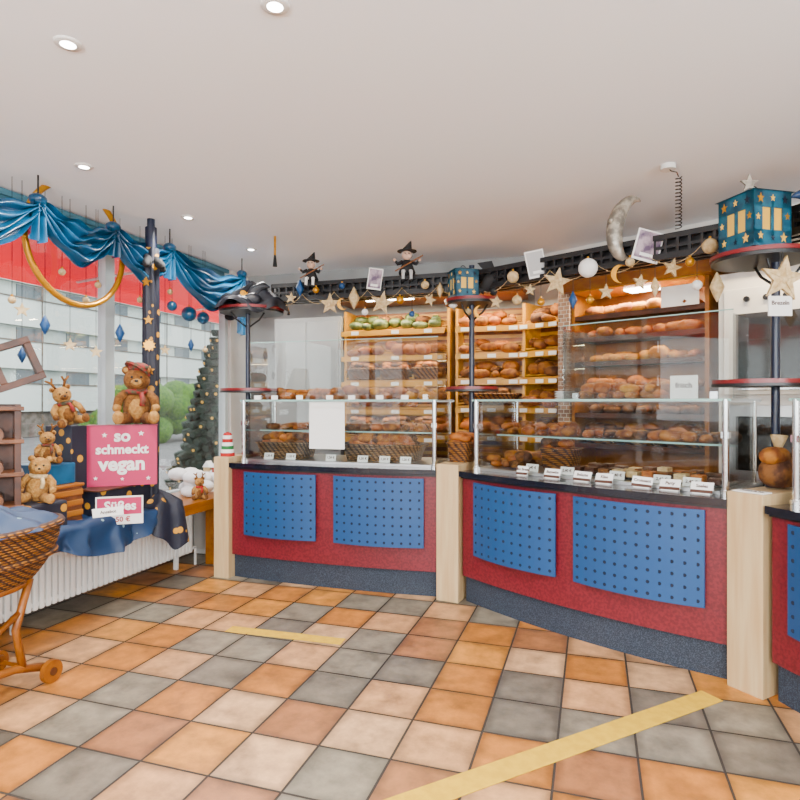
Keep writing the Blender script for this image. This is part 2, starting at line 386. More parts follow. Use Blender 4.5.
# ------------------------------------------------------------ counters
def counter(F,L,panels,bulge=.05):
    b=B('bakery_counter',F)
    def front(off,n=14,b0=bulge,x0=0,x1=L): return [(x0+(x1-x0)*i/n, off-b0*(1-(2*((x0+(x1-x0)*i/n)/L)-1)**2)) for i in range(n+1)]
    def slab(off,z0,z1,m,back=.8,x0=0,x1=L): b.prism(front(off,x0=x0,x1=x1)+[(x1,back),(x0,back)],z0,z1,m)
    slab(.04,0,.2,GRAN); slab(0,.2,.93,RED,back=.75); slab(-.05,.945,.985,TOP); slab(-.02,.93,.945,BLACK)
    for (x0,x1,cols) in panels:
        z0,z1=.385,.915; n=10; bb=.035
        def yy(x):
            u=(x-x0)/(x1-x0)*2-1
            return -.035-bulge*(1-(2*((x0+x1)/2/L)-1)**2) - bb*(1-u*u) + ((bulge*((2*x/L-1)**2-(2*((x0+x1)/2/L)-1)**2)))
        P=[(x0+(x1-x0)*i/n,yy(x0+(x1-x0)*i/n)) for i in range(n+1)]
        poly=P+[(x,y+.012) for x,y in P[::-1]]
        b.prism(poly,z0,z1,BLUE)
        rows=8
        for r in range(rows):
            for c in range(cols):
                x=x0+(x1-x0)*(c+.5)/cols; z=z0+(z1-z0)*(r+.5)/rows
                b.cyl((x,yy(x)-.0012,z),(x,yy(x)+.004,z),.0105,HOLE,seg=8)
        for zz in (z0+.1,z1-.1):
            for xx in (x0+.08,x1-.08): b.cyl((xx,yy(xx)+.012,zz),(xx,.05,zz),.012,STEEL,seg=8)
    b.build()
def rel(px,F,off): return lx(px,F,off)
counter(FA,LA,[(rel(243,FA,-.06),rel(315,FA,-.09),9),(rel(333,FA,-.09),rel(423,FA,-.06),11)])
counter(FB,LB,[(rel(473,FB,-.06),rel(557,FB,-.09),10),(rel(575,FB,-.09),rel(704,FB,-.06),12)],.08)
counter(FC,LC,[(.12,.85,10),(1.0,1.8,10)])
def pillar(F,x0,x1,h,y1=.55):
    b=B('counter_pillar',F); b.box(x0,x1,-.05,y1,0,h,MAPLE); b.build(.004)
pillar(FA,-.15,-.005,1.03)
FP2=T(-1.13,4.46,0)@RZ(-9); pillar(FP2,.008,.185,1.03,.5)
FP3=T(.70,3.60,0)@RZ(-43); pillar(FP3,.012,.20,1.03,.5)

# ------------------------------------------------------------ bread utils
def loaf(b,c,l,w,h,m,rz=0,tilt=0):
    X=T(*c)@RZ(rz)@RX(tilt)
    b.ell((0,0,h*.5),(l/2,w/2,h*.55),m,X,seg=10,rings=6,power=.8)
    if l>.16:
        for k in (-1,0,1):
            b.ell((k*l*.22,0,h*.99),(l*.025,w*.30,h*.07),BR4,X,seg=6,rings=4)
def breads(b,x0,x1,y0,y1,z,n,size,ms,pile=1,slope=0,rows=1):
    for q in range(rows):
        ya=y0+(y1-y0)*q/rows; yb=y0+(y1-y0)*(q+1)/rows
        for k in range(n):
            x=x0+(x1-x0)*(k+.5)/n+random.uniform(-.01,.01)
            for j in range(pile):
                y=random.uniform(ya,yb); s=size*random.uniform(.8,1.2); m=random.choice(ms); kind=random.random()
                c=(x+random.uniform(-.01,.01),y,z+j*size*.38+(y-y0)*slope)
                if kind<.3: loaf(b,c,s*1.8,s*.62,s*.5,m,90+random.uniform(-15,15))
                elif kind<.55: loaf(b,c,s*1.0,s*1.0,s*.65,m,0)
                else: loaf(b,c,s*1.3,s*.85,s*.55,m,random.uniform(-60,60))
def basket(name,F,x0,x1,y0,y1,z0,h,ms,m=WICKG,size=.12,n=5,rows=2):
    b=B(name,F@T((x0+x1)/2,(y0+y1)/2,z0)); a=(x1-x0)/2; c=(y1-y0)/2
    def ring(f,z): 
        return [(a*f*math.copysign(abs(math.cos(t))**.45,math.cos(t)),c*f*math.copysign(abs(math.sin(t))**.45,math.sin(t)),z) for t in [2*pi*k/28 for k in range(28)]]
    R=8
    rings=[ring(.84+.12*i/R,.008+h*i/R) for i in range(R+1)]
    for i in range(R+1): b.tube(rings[i],h/R*.52,m,seg=6,closed=True)
    b.add(rings[0],[list(range(28))],m)
    b.tube(ring(1.0,h+.005),.012,m,seg=6,closed=True)
    for k in range(0,28):
        if k%2==0: b.tube([rings[0][k],rings[-1][k]],.007,m,seg=5)
    for r in range(rows):
        for k in range(n):
            x=-a*.75+2*a*.75*(k+.5)/n; y=-c*.4+c*.8*r/max(1,rows-1)
            s=size*random.uniform(.9,1.15)
            for zz in (.25,.72,1.05):
                loaf(b,(x*(1 if zz<1 else .9),y,h*zz+random.uniform(0,.02)),s*1.3,s*.9,s*.6,random.choice(ms),random.uniform(-40,40),random.uniform(-15,15))
    return b.build()

# ------------------------------------------------------------ glass display cases
ZC=.985
def case(F,L,ux0,ux1,mid=True):
    b=B('glass_display_case',F)
    b.box(.03,L-.03,.10,.74,ZC+.001,ZC+.02,STEEL)
    b.box(.04,L-.04,.115,.123,ZC+.02,1.50,GLASS)
    for x in (.04,L-.048): b.box(x,x+.008,.125,.62,ZC+.02,1.50,GLASS)
    for x in (.05,L-.05):
        b.cyl((x,.10,ZC),(x,.10,1.515),.019,CHROME); b.cyl((x,.10,ZC),(x,.10,ZC+.03),.03,CHROME)
        b.cyl((x,.64,ZC),(x,.64,1.505),.012,CHROME)
        b.box(x-.02,x+.02,.085,.125,1.30,1.335,CHROME)
    b.box(.02,L-.02,.09,.66,1.507,1.517,GLASS); b.box(.02,L-.02,.085,.0895,1.505,1.519,GEDGE)
    b.box(.02,L-.02,.655,.668,1.50,1.52,STEEL)
    if mid:
        b.box(.06,L-.06,.35,.64,1.24,1.247,GLASS); b.box(.06,L-.06,.345,.35,1.238,1.249,GEDGE)
    b.box(ux0,ux1,.20,.208,1.518,2.02,GLASS); b.box(ux0,ux1,.20,.208,2.02,2.026,GEDGE)
    for x in (ux0+.1,ux1-.1): b.box(x-.02,x+.02,.19,.22,1.517,1.56,CHROME)
    for x in (ux0,ux1-.006): b.box(x,x+.006,.21,.5,1.518,2.0,GLASS)
    b.build()
case(FA,LA,.05,LA-.05); case(FB,LB,.72,LB-.04); case(FC,LC,.1,LC-.1)

zb=ZC+.02
basket('bread_basket',FA,.07,.58,.2,.55,zb,.13,[BR2,BR3,BR1])
basket('bread_basket',FA,.88,1.6,.2,.6,zb,.13,[BR2,BR1,BR3],n=6)
b=B('bread_rolls',FA); breads(b,.1,1.7,.28,.58,1.518,14,.11,[BR1,BR4,BR1,BR2],2,rows=2); b.build()
b=B('bread_loaves',FA); breads(b,.08,1.74,.38,.60,1.248,13,.11,[BR1,BR2,BR3,BR2],1,rows=2); b.build()
b=B('notice_sheet',FA); b.box(rel(310,FA,.12),rel(345,FA,.12),.108,.113,1.11,1.50,PAPER); b.build()
basket('bread_basket',FP2,.01,.2,.12,.42,1.031,.14,[BR1,BR2],m=WICK,size=.1,n=2)
basket('bread_basket',FB,.38,.66,.42,.62,zb,.14,[BR1,BR3],m=WICK,n=3,size=.1,rows=1)
b=B('sandwich_rolls',FB); breads(b,.09,.36,.22,.58,zb,4,.11,[BR1,BR2,BR3],2,rows=2); b.build()
b=B('cake_tray',FB)
b.box(.72,1.74,.22,.62,zb+.001,zb+.012,BLACK)
for k in range(10):
    x=.76+.098*k
    for y in (.24,.36,.48):
        b.box(x,x+.07,y,y+.08,zb+.012,zb+.045+random.uniform(0,.02),random.choice([BR3,BR1,BR2,BROWNC,BROWNC,CREAM])) 
b.build(.004)
b=B('pastries',FB); breads(b,.75,1.75,.38,.60,1.248,9,.11,[BR1,BR3,BR2],1,rows=2); b.build()
b=B('bread_rolls',FB); breads(b,.09,.68,.38,.58,1.248,6,.10,[BR1,BR2],2,rows=2); b.build()
b=B('saucer_stack',FB)
for k in range(5): b.lathe([(.0,0.0),(.05,.002),(.075,.012),(.07,.012),(.0,.006)],WHITE,T(.62,.4,1.518+k*.012))
b.build()
b=B('notice_card',FB); b.box(1.42,1.58,.26,.264,1.518,1.66,PAPER); b.text('frisch',.045,BROWNC,T(1.5,.258,1.60)@RX(90)); b.build()
b=B('bread_rolls',FB); breads(b,.76,1.38,.34,.58,1.518,6,.11,[BR1,BR4,BR2],2,rows=2); b.build()
labels=['Mini Brezel','Baguette','Belegte','Käse','Croissant','Party','Seeles','Brezel','Brötchen','Snack']
b=B('price_cards',FB)
for k,px in enumerate((520,550,580,602,640,668,700)):
    x=rel(px,FB,.03); X=T(x,.045,ZC+.001)@RX(-25)@RZ(random.uniform(-6,6))
    w=.06 if k!=0 else .045
    b.box(-w,w,-.002,.002,0.006,.07,PAPER,X); b.box(-w,w,-.0035,-.002,.006,.024,BROWNC,X)
    b.text(labels[k],.026,BROWNC,X@T(0,-.003,.046)@RX(90))
    b.box(-w*.8,w*.8,0,.03,.0,.006,PAPER,T(x,.045,ZC+.001))
for px in (530,565,615,660,690):
    x=rel(px,FB,.14); X=T(x,.16,zb)@RX(-15); b.box(-.05,.05,-.002,.002,.002,.055,PAPER,X); b.text('2,40 €',.026,BROWNC,X@T(0,-.003,.03)@RX(90))
b.build()
b=B('price_cards',FA)
for k,px in enumerate((258,275,300,330,352,380,405)):
    x=rel(px,FA,.09); b.box(x-.03,x+.03,.080,.084,1.52,1.555,PAPER)
for px in (268,290,330,362,384,405):
    x=rel(px,FA,.14); X=T(x,.15,zb)@RX(-15); b.box(-.045,.045,-.002,.002,.002,.055,PAPER,X); b.text('1,20 €',.026,BROWNC,X@T(0,-.003,.03)@RX(90))
b.build()
b=B('packed_bread_bags',FC)
for k in range(7):
    b.ell((.15+.2*k,.38,zb+.09),(.09,.12,.09),random.choice([BR2,BR3,BR1]),power=.75)
    b.cyl((.15+.2*k,.38,zb+.16),(.15+.2*k,.40,zb+.23),.02,PAPER,r1=.04,seg=8)
b.build()
b=B('bread_loaves',FC); breads(b,.15,1.8,.4,.55,1.248,9,.13,[BR1,BR2],1); breads(b,.15,1.8,.3,.55,1.518,10,.13,[BR1,BR2],2); b.build()
b=B('packed_bread_bag',FP3)
b.ell((.11,.28,1.12),(.085,.14,.085),BR3,power=.7); b.ell((.11,.22,1.21),(.06,.10,.05),BR2,power=.8); b.cyl((.11,.25,1.24),(.11,.26,1.32),.015,CREAM,r1=.045,seg=10); b.build()
b=B('price_card',FP3); b.box(.03,.19,-.03,.05,1.031,1.036,PAPER); b.text('Stück 2.95',.028,BROWNC,T(.11,.01,1.037)); b.build()

# ------------------------------------------------------------ back shelving
def slat_unit(F,x0,x1,zs,mats,y0=-.42,ztop=2.45,sizes=.15,n=6,bask=()):
    b=B('slatted_bread_shelf',F)
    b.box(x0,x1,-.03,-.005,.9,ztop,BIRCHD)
    z=.95
    while z<ztop-.05:
        b.box(x0+.02,x1-.02,-.042,-.03,z,z+.035,BIRCH); z+=.08
    for x in (x0,x1-.025): b.box(x,x+.025,y0+.12,-.03,.9,ztop,BIRCH)
    for zz in zs:
        for k in range(6):
            y=y0+k*.066; z1=zz+k*.030
            b.box(x0+.025,x1-.025,y,y+.035,z1,z1+.015,BIRCH)
        b.box(x0+.025,x1-.025,y0-.015,y0,zz-.025,zz+.025,BIRCH)
        for q in (.12,.5,.8):
            xx=x0+(x1-x0)*q
            b.box(xx,xx+.08,y0-.02,y0-.015,zz-.015,zz+.02,PAPER)
    b.box(x0,x1,y0,-.005,0,.9,RED); b.box(x0,x1,y0-.02,-.005,.9,.93,TOP)
    b.build()
    for i,zz in enumerate(zs):
        if i in bask:
            nb=max(1,int((x1-x0)/.36)); w=(x1-x0-.08)/nb
            for k in range(nb): basket('bread_basket',F,x0+.04+w*k+.01,x0+.04+w*(k+1)-.01,y0+.02,y0+.30,zz+.05,.10,mats[i%len(mats)],m=WICK,size=.105,n=3)
        else:
            g=B('bread_loaves',F); ms=mats[i%len(mats)]
            breads(g,x0+.08,x1-.08,y0+.05,y0+.28,zz+.025,n+(i%2),sizes,ms,1,slope=.45,rows=2 if i!=3 else 1); g.build()
FAB=T(0,6.15,0)
slat_unit(FAB,-2.5,-1.36,[1.12,1.40,1.68,1.94,2.20],[[BR2,BR3],[BR1,BR2],[BR2,BR1,BR3],[BR1,BR2],[GREENP,GREENP,BR3]],n=7,bask=(0,2))
slat_unit(FAB,-1.30,-.62,[1.15,1.42,1.69,1.94,2.2],[[BR1,BR2],[BR2,BR3],[BR3,BR2],[BR1,BR2]],n=4,bask=(1,))
slat_unit(FBB,.06,.51,[1.15,1.42,1.69,1.94,2.2],[[BR2,BR3],[BR1,BR2]],n=3)
b=B('wall_cabinet',FAB); b.box(-3.3,-2.52,-.35,-.005,0,2.4,WALLG); b.box(-3.28,-2.92,-.36,-.35,1.0,2.35,WALLG); b.box(-2.90,-2.54,-.36,-.35,1.0,2.35,WALLG); b.build(.003)
b=B('mosaic_column',FBB); b.box(.525,.63,-.45,-.005,0,2.75,MOS); b.build()
b=B('oak_bread_cabinet',FBB)
x0,x1=.64,1.77
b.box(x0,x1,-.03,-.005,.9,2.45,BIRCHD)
for x in (x0,x1-.03): b.box(x,x+.03,-.42,-.03,.9,2.45,OAK)
b.box(x0-.06,x1+.05,-.52,-.005,2.45,2.68,OAK); b.box(x0+.03,x1-.03,-.50,-.05,2.44,2.449,BIRCH)
zs=[1.12,1.38,1.60,1.82,2.03,2.22]
for z in zs:
    b.box(x0+.03,x1-.03,-.40,-.03,z,z+.02,BLACK); b.box(x0+.03,x1-.03,-.415,-.40,z-.015,z+.025,DWOOD)
b.box(x0,x1,-.42,-.005,0,.9,RED); b.box(x0,x1,-.44,-.005,.9,.93,TOP)
b.box((x0+x1)/2-.12,(x0+x1)/2+.12,-.36,-.2,2.425,2.44,LAMP)
b.box(1.42,1.70,-.43,-.42,2.24,2.40,PAPER)
b.build()
for i,z in enumerate(zs):
    if i in (0,):
        for k in range(3): basket('bread_basket',FBB,x0+.06+.35*k,x0+.38+.35*k,-.38,-.1,z+.021,.10,[BR1,BR2,BR3],m=WICK,size=.105,n=3)
        continue
    g=B('bread_loaves',FBB); breads(g,x0+.1,x1-.1,-.36,-.12,z+.02,[6,7,8,8,8,7][i],.14,[[BR2,BR3],[BR1,BR3],[BR2,BR1],[BR4,BR1],[BR1,BR2],[BR4,BR1,BR2]][i],1,rows=2); g.build()
for (F,x,y,z,e,sx) in ((FBB,1.2,-.38,2.41,26,.8),(FAB,-1.93,-.48,2.52,26,.9),(FAB,-1.0,-.48,2.52,16,.5),(FBB,.3,-.48,2.52,9,.3),(FBB,2.3,-.75,2.60,18,.6)):
    ld=bpy.data.lights.new('shelf_lamp','AREA'); ld.shape='RECTANGLE'; ld.size=sx; ld.size_y=.06; ld.energy=e; ld.color=(1,.78,.50)
    lo=bpy.data.objects.new('shelf_lamp',ld); lo.matrix_world=F@T(x,y,z); scene.collection.objects.link(lo)
for (F,xa,xb,zz_) in ((FAB,-2.45,-1.40,(1.385,1.665,1.925,2.185)),(FAB,-1.27,-.66,(1.40,1.67,1.92,2.18)),(FBB,.70,1.72,(1.585,1.805,2.01,2.205))):
    for z in zz_:
        ld=bpy.data.lights.new('shelf_strip_lamp','AREA'); ld.shape='RECTANGLE'; ld.size=xb-xa; ld.size_y=.03; ld.energy=2.6*(xb-xa); ld.color=(1,.75,.42)
        lo=bpy.data.objects.new('shelf_strip_lamp',ld); lo.matrix_world=F@T((xa+xb)/2,-.375,z-.014); scene.collection.objects.link(lo)
b=B('shelf_light_canopy',FAB); b.box(-2.55,-.62,-.5,-.005,2.53,2.66,OAK); b.box(-2.2,-1.7,-.45,-.40,2.524,2.53,LAMP); b.build(.003)
b=B('bakery_oven',FBB)
b.box(1.86,2.60,-.50,-.005,.0,2.42,WALLW)
b.box(1.9,2.56,-.52,-.50,1.55,2.3,WALLW); b.box(1.98,2.50,-.53,-.52,1.63,2.12,DARKG); b.box(2.0,2.48,-.57,-.55,1.58,1.60,CHROME)
b.box(2.02,2.04,-.55,-.52,1.58,1.60,CHROME); b.box(2.44,2.46,-.55,-.52,1.58,1.60,CHROME)
b.box(1.9,2.56,-.52,-.50,.95,1.48,STEEL); b.box(1.98,2.50,-.53,-.52,1.02,1.4,DARKG)
for k in range(4): b.cyl((2.05+k*.12,-.54,2.22),(2.05+k*.12,-.52,2.22),.02,BLACK)
b.box(1.84,2.62,-.60,-.005,2.46,2.62,OAK)
b.build(.004)
b=B('back_worktop',FCB); b.box(.45,3.6,-.6,-.005,0,.9,RED); b.box(.45,3.6,-.62,-.005,.9,.94,TOP); b.build()
b=B('wooden_wall_rack',FCB)
for z in (1.35,1.75,2.1): b.box(.5,3.4,-.32,-.005,z,z+.03,OAK)
b.box(.5,3.4,-.34,-.005,2.42,2.6,OAK)
b.build()
b=B('bread_loaves',FCB)
for z in (1.38,1.78,2.13): breads(b,.6,3.3,-.25,-.1,z,14,.16,[BR1,BR2,BR3],1)
b.build()
b=B('paper_bags',FCB)
for k in range(6): b.box(.6+.25*k,.78+.25*k,-.4,-.2,.941,1.2+random.uniform(0,.08),PAPER if k%2 else CREAM)
b.build()

# ------------------------------------------------------------ poles with discs + beam
PP=[Vector((-2.98,4.76,0)),Vector((-.93,4.78,0)),Vector((.96,3.79,0))]
Rd=[.29,.22,.25]; ZD=[2.32,2.30,2.29]; OF=[(0.04,0),(0,0),(-.08,-.02)]
for p,r,zd,(ox,oy) in zip(PP,Rd,ZD,OF):
    b=B('display_pole',T(*p)); b.cyl((0,0,1.031),(0,0,2.60 if ox>=0 else 2.5),.022,NAVY); b.cyl((0,0,1.031),(0,0,1.06),.05,NAVY)
    b.cyl((ox,oy,1.60),(ox,oy,1.622),r*.95,REDD,seg=32); b.cyl((ox,oy,1.585),(ox,oy,1.60),r*.97,BLACK,seg=32)
    b.cyl((ox,oy,zd),(ox,oy,zd+.022),r,REDD,seg=32); b.cyl((ox,oy,zd-.02),(ox,oy,zd),r*.97,BLACK,seg=32)
    for k in range(3):
        t=k*2.1; b.tube([(0,0,zd-.15),(r*.4*math.cos(t),r*.4*math.sin(t),zd-.08),(r*.6*math.cos(t),r*.6*math.sin(t),zd-.01)],.008,BLACK,seg=6)
    b.build()
b=B('lattice_beam')
path=[(-2.75,4.8),(-.90,4.80),(.95,3.86),(2.1,2.3)]
ZB0,ZB1=2.40,2.56
for i in range(3):
    p=Vector((*path[i],0)); q=Vector((*path[i+1],0)); d=q-p; L=d.length; an=math.degrees(math.atan2(d.y,d.x)); X=T(p.x,p.y,0)@RZ(an)
    for y in (0,.16):
        b.box(0,L,y-.014,y+.014,ZB1-.035,ZB1,BLACK,X); b.box(0,L,y-.014,y+.014,ZB0,ZB0+.04,BLACK,X); b.box(0,L,y-.008,y+.008,(ZB0+ZB1)/2-.012,(ZB0+ZB1)/2+.006,BLACK,X)
    b.box(0,L,.06,.10,ZB0,ZB1-.02,BLACK,X)
    n=int(L/.07)
    for k in range(n+1):
        x=L*k/n
        b.box(x-.012,x+.012,-.01,.17,ZB1-.02,ZB1-.005,BLACK,X); b.box(x-.009,x+.009,-.01,.01,ZB0,ZB1,BLACK,X); b.box(x-.008,x+.008,.15,.17,ZB0,ZB1,BLACK,X)
b.build()
BA=T(-2.75,4.8,0); BBm=T(-.90,4.80,0)@RZ(math.degrees(math.atan2(-.94,1.85)))
BC3=T(*PP[2])@RZ(17.8)

def hang(name,px,py,F,off,fn,ztop=ZB0):
    p=onF(px,py,F,off); X=T(*p)@RZ(17.8)
    b=B(name,X); fn(b)
    b.cyl((0,0,.0),(0,0,max(.02,ztop-p.z)),.0018,BLACK,seg=5)
    b.build()
def fstar(r,m=CREAM,th=.02,rot=0):
    def f(b):
        X=RY(rot)
        b.prismxz(star(r),-th/2,th/2,m,X)
        b.ell((0,0,0),(r*.28,th*.9,r*.28),m,X,seg=8,rings=6)
        for k in range(5):
            t=2*pi*k/5; b.cyl((0,-th*.7,0),(r*.93*math.sin(t),-th*.5,r*.93*math.cos(t)),.004,m,r1=.001,seg=5,X=X)
    return f
def fball(r,m=PAPER): 
    return lambda b:(b.ell((0,0,0),r,m,seg=14,rings=10),b.cyl((0,0,r),(0,0,r+.012),.008,GOLD,seg=8))
def fdrop(r,m):
    return lambda b:(b.lathe([(.001,-r*1.4),(r*.35,-r*.8),(r*.7,0),(r*.35,r*.8),(.001,r*1.4)],m,seg=6))
def fcard(w,h,rot,m=CARDD):
    def f(b):
        X=RY(rot); b.box(-w,w,-.003,.003,-h,h,PAPER,X); b.box(-w*.88,w*.88,-.005,-.003,-h*.85,h*.9,m,X)
        b.box(-w*.5,w*.5,-.006,-.005,-h*.7,-h*.5,PAPER,X)
    return f
def fmoon(r,m,rot=-15):
    return lambda b:b.prismxz(moon(r),-.008,.008,m,RY(rot))
for px,py,F,r,rot in ((330,304,BA,.095,0),(382,303,BA,.105,12),(557,282,BBm,.105,10),(291,298,BA,.05,5),(430,300,BA,.055,20),(606,292,BBm,.055,0),(496,302,BBm,.055,8),(672,268,BBm,.06,14),(530,290,BBm,.045,4),(640,282,BBm,.05,9)):
    hang('straw_star',px,py,F,-.05,fstar(r,rot=rot))
hang('straw_star',783,279,BC3,-.27,fstar(.12,rot=8),2.27)
for px,py,F,r,m in ((588,268,BBm,.065,PAPER),(710,246,BBm,.045,CREAM),(453,303,BA,.042,PAPER),(400,300,BA,.034,GOLD),(513,277,BBm,.045,CREAM),(425,285,BA,.034,CREAM),
    (517,300,BBm,.036,CREAM),(316,290,BA,.028,GOLD),(365,312,BA,.028,PAPER),(342,286,BA,.026,BLUE),(468,312,BBm,.028,CREAM),(541,302,BBm,.028,GOLD),(630,262,BBm,.03,CREAM),(690,262,BBm,.028,GOLD),(412,314,BA,.026,BLUE),(697,285,BBm,.03,PAPER),(590,300,BBm,.026,GOLD)):
    hang('ball_ornament',px,py,F,-.07,fball(r,m))
for px,py,F,r,m in ((354,298,BA,.07,CREAM),(717,287,BBm,.065,CREAM),(300,288,BA,.055,BLUE),(440,290,BA,.045,CREAM),(573,300,BBm,.045,BLUE),(655,287,BBm,.045,CREAM)):
    hang('drop_ornament',px,py,F,-.05,fdrop(r,m))
for px,py,F,w,h,rot,m in ((375,279,BA,.06,.09,8,CARDD),(536,264,BBm,.07,.10,-12,GREYH),(648,246,BBm,.085,.10,15,CARDD)): hang('greeting_card',px,py,F,-.03,fcard(w,h,rot,m))
hang('wooden_moon_ornament',480,312,BBm,-.07,fmoon(.05,GOLD)); hang('wooden_moon_ornament',620,274,BBm,-.05,fmoon(.06,GOLD,10)); hang('wooden_moon_ornament',343,304,BA,-.08,fmoon(.05,GOLD))
hang('hanging_price_sign',780,306,BC3,-.27,lambda b:(b.box(-.06,.06,-.003,.003,-.05,.05,PAPER),b.text('Brezeln',.03,BROWNC,T(0,-.004,.015)@RX(90))),2.27)
b=B('bead_garland')
for i in range(2):
    p=Vector((*path[i],0)); q=Vector((*path[i+1],0)); d=(q-p); n=int(d.length/.30); nn=Vector((d.y,-d.x,0)).normalized()*.03
    for k in range(n):
        pts_=[]
        for j in range(9):
            u=j/8; w_=p+d*((k+u)/n)+nn; pts_.append((w_.x,w_.y,ZB0+.05-.09*4*u*(1-u)))
        b.tube(pts_,.002,CREAM,seg=4)
        for c_ in pts_[::2]: b.ell(c_,.006,CREAM,seg=6,rings=4)
b.build()

p=onF(624,228,BBm,.0); b=B('crescent_moon',T(p.x,p.y,p.z)@RZ(17.8)@RY(10))
mp=[]
for k in range(25):
    t=math.radians(75+210*k/24); w=.05*math.sin(pi*k/24)**.8+.004
    mp.append(((.11*math.cos(t)+.05,0,.20*math.sin(t)),w))
b.tube([q for q,_ in mp],[w for _,w in mp],SILV,seg=10); b.ell((-.105,-.03,.02),(.02,.03,.02),SILV,seg=8,rings=6)
b.build()
def doll(px,py,F,off,s,hair=PAPER):
    p=onF(px,py,F,off); b=B('witch_doll',T(p.x,p.y,ZB1+.002)@RZ(17.8)@SC(s,s,s))
    b.lathe([(.0,0),(.06,.0),(.065,.02),(.045,.07),(.03,.11),(0,.12)],BLK,seg=12)
    b.ell((0,-.005,.15),(.038,.036,.04),SKIN); b.ell((0,.012,.158),(.045,.036,.04),hair)
    b.cyl((0,0,.178),(0,0,.184),.075,BLK,seg=16); b.cyl((0,0,.18),(.03,0,.26),.042,BLK,r1=.004)
    b.ell((0,-.043,.148),(.007,.01,.007),SKIN,seg=6,rings=4)
    for sx in(-1,1):
        b.ell((sx*.014,-.038,.158),.005,BLK,seg=6,rings=4)
        b.tube([(sx*.035,0,.10),(sx*.07,-.02,.08),(sx*.09,-.04,.10)],[.016,.013,.009],BLK,seg=8); b.ell((sx*.095,-.043,.105),.012,SKIN,seg=8,rings=6)
        b.tube([(sx*.02,-.03,.02),(sx*.03,-.08,.015),(sx*.03,-.09,-.05)],[.018,.014,.011],hair,seg=8); b.ell((sx*.03,-.10,-.06),(.014,.028,.012),BLK,seg=8,rings=6)
    b.cyl((-.09,-.05,.02),(.12,-.05,.14),.005,MWOOD,seg=6)
    b.build()
doll(311,265,BA,-.0,1.0); doll(407,258,BA,.0,1.1,GREYH)
def lantern(p,s,rz,sz=1):
    b=B('tin_lantern',T(*p)@RZ(rz)@SC(s,s,s*sz))
    w=.14;h=.27
    b.box(-w,w,-w,w,0,.012,TEAL)
    for (X) in (RZ(0),RZ(90),RZ(180),RZ(270)):
        b.box(-w,-w+.065,-w,-w+.01,.012,h,TEAL,X); b.box(w-.065,w,-w,-w+.01,.012,h,TEAL,X); b.box(-w,w,-w,-w+.01,.012,.08,TEAL,X); b.box(-w,w,-w,-w+.01,h-.08,h,TEAL,X)
        b.box(-.01,.01,-w,-w+.01,.05,h-.05,TEAL,X)
        for (sx,sz_,r_,m_) in ((-.09,h-.04,.026,GOLD),(.08,.045,.026,GLOW),(.09,h-.04,.022,HOLE),(-.09,.05,.02,GLOW),(0,h-.035,.018,GLOW),(0,.04,.016,HOLE),(-.108,.14,.018,GLOW),(.108,.15,.02,GOLD)):
            b.prismxz([(x+sx,z+sz_) for x,z in star(r_)],-w-.003,-w,m_,X)
        b.box(-w+.06,w-.06,-w+.014,-w+.018,.07,h-.07,GLOW,X)
    v=[(-w*1.12,-w*1.12,h),(w*1.12,-w*1.12,h),(w*1.12,w*1.12,h),(-w*1.12,w*1.12,h),(-.05,-.05,h+.03),(.05,-.05,h+.03),(.05,.05,h+.03),(-.05,.05,h+.03)]
    b.add(v,[(3,2,1,0),(4,5,6,7),(0,1,5,4),(1,2,6,5),(2,3,7,6),(3,0,4,7)],TEAL)
    b.cyl((0,0,.012),(0,0,.10),.03,CREAM)
    b.tube([(.03*math.cos(t),0,h+.03+.03*math.sin(t)) for t in [pi*k/8 for k in range(9)]],.004,BLACK,seg=5)
    b.build()
lantern((PP[1].x-.05,PP[1].y-.10,2.323),.68,32,1.15); lantern((PP[2].x-.13,PP[2].y-.11,2.313),.86,32,1.25)
b=B('star_ornament',T(PP[2].x-.16,PP[2].y-.14,2.675)@RZ(17.8)); b.prismxz([(x,z) for x,z in star(.05)],-.006,.006,SILV); b.build()
b=B('blue_fabric_moon',T(PP[2].x+.08,PP[2].y-.22,2.42)@RZ(17.8)@RY(-25))
mp=[]
for k in range(25):
    t=math.radians(-105+200*k/24); w=.05*math.sin(pi*k/24)**.8+.004
    mp.append(((.13*math.cos(t),0,.15*math.sin(t)),w))
b.tube([q for q,_ in mp],[w for _,w in mp],CLOTHT,seg=10); b.build()
b=B('witch_hat_cloth',T(PP[0].x+.04,PP[0].y,2.345))
def f(u,v):
    t=2*pi*u
    if v<.75:
        q=v/.75; rr=.31*q*(1+.10*math.sin(3*t+1)); z=.15*(1-q)**1.0*(1+.5*math.sin(t*2+1))+.04*math.sin(t*5+q*3)*q+.03
    else:
        q=(v-.75)/.25; rr=.31*(1+.10*math.sin(3*t+1))+.02*math.sin(11*t)*q; z=.03+.04*math.sin(t*5+3)-.05*q*(1+.5*math.sin(2*t+2.5))
    return (rr*math.cos(t),rr*math.sin(t),z)
b.grid(f,80,16,CLOTHK)
b.tube([(.02,0,.06),(.06,0,.16),(.12,0,.20),(.19,-.02,.18)],[.10,.07,.04,.008],CLOTHK,seg=12)
b.ell((-.18,-.10,.07),(.08,.05,.07),CLOTHK); b.ell((.10,-.16,.05),(.09,.05,.06),CLOTHK); b.build()
b=B('black_dragon_toy',T(PP[1].x+.15,PP[1].y-.02,2.39)@RZ(17.8))
b.tube([(-.05,0,0),(0,0,.07),(.06,-.02,.10),(.12,-.03,.15)],[.045,.06,.04,.018],BLK,seg=10); b.ell((.14,-.03,.17),(.045,.03,.028),BLK)
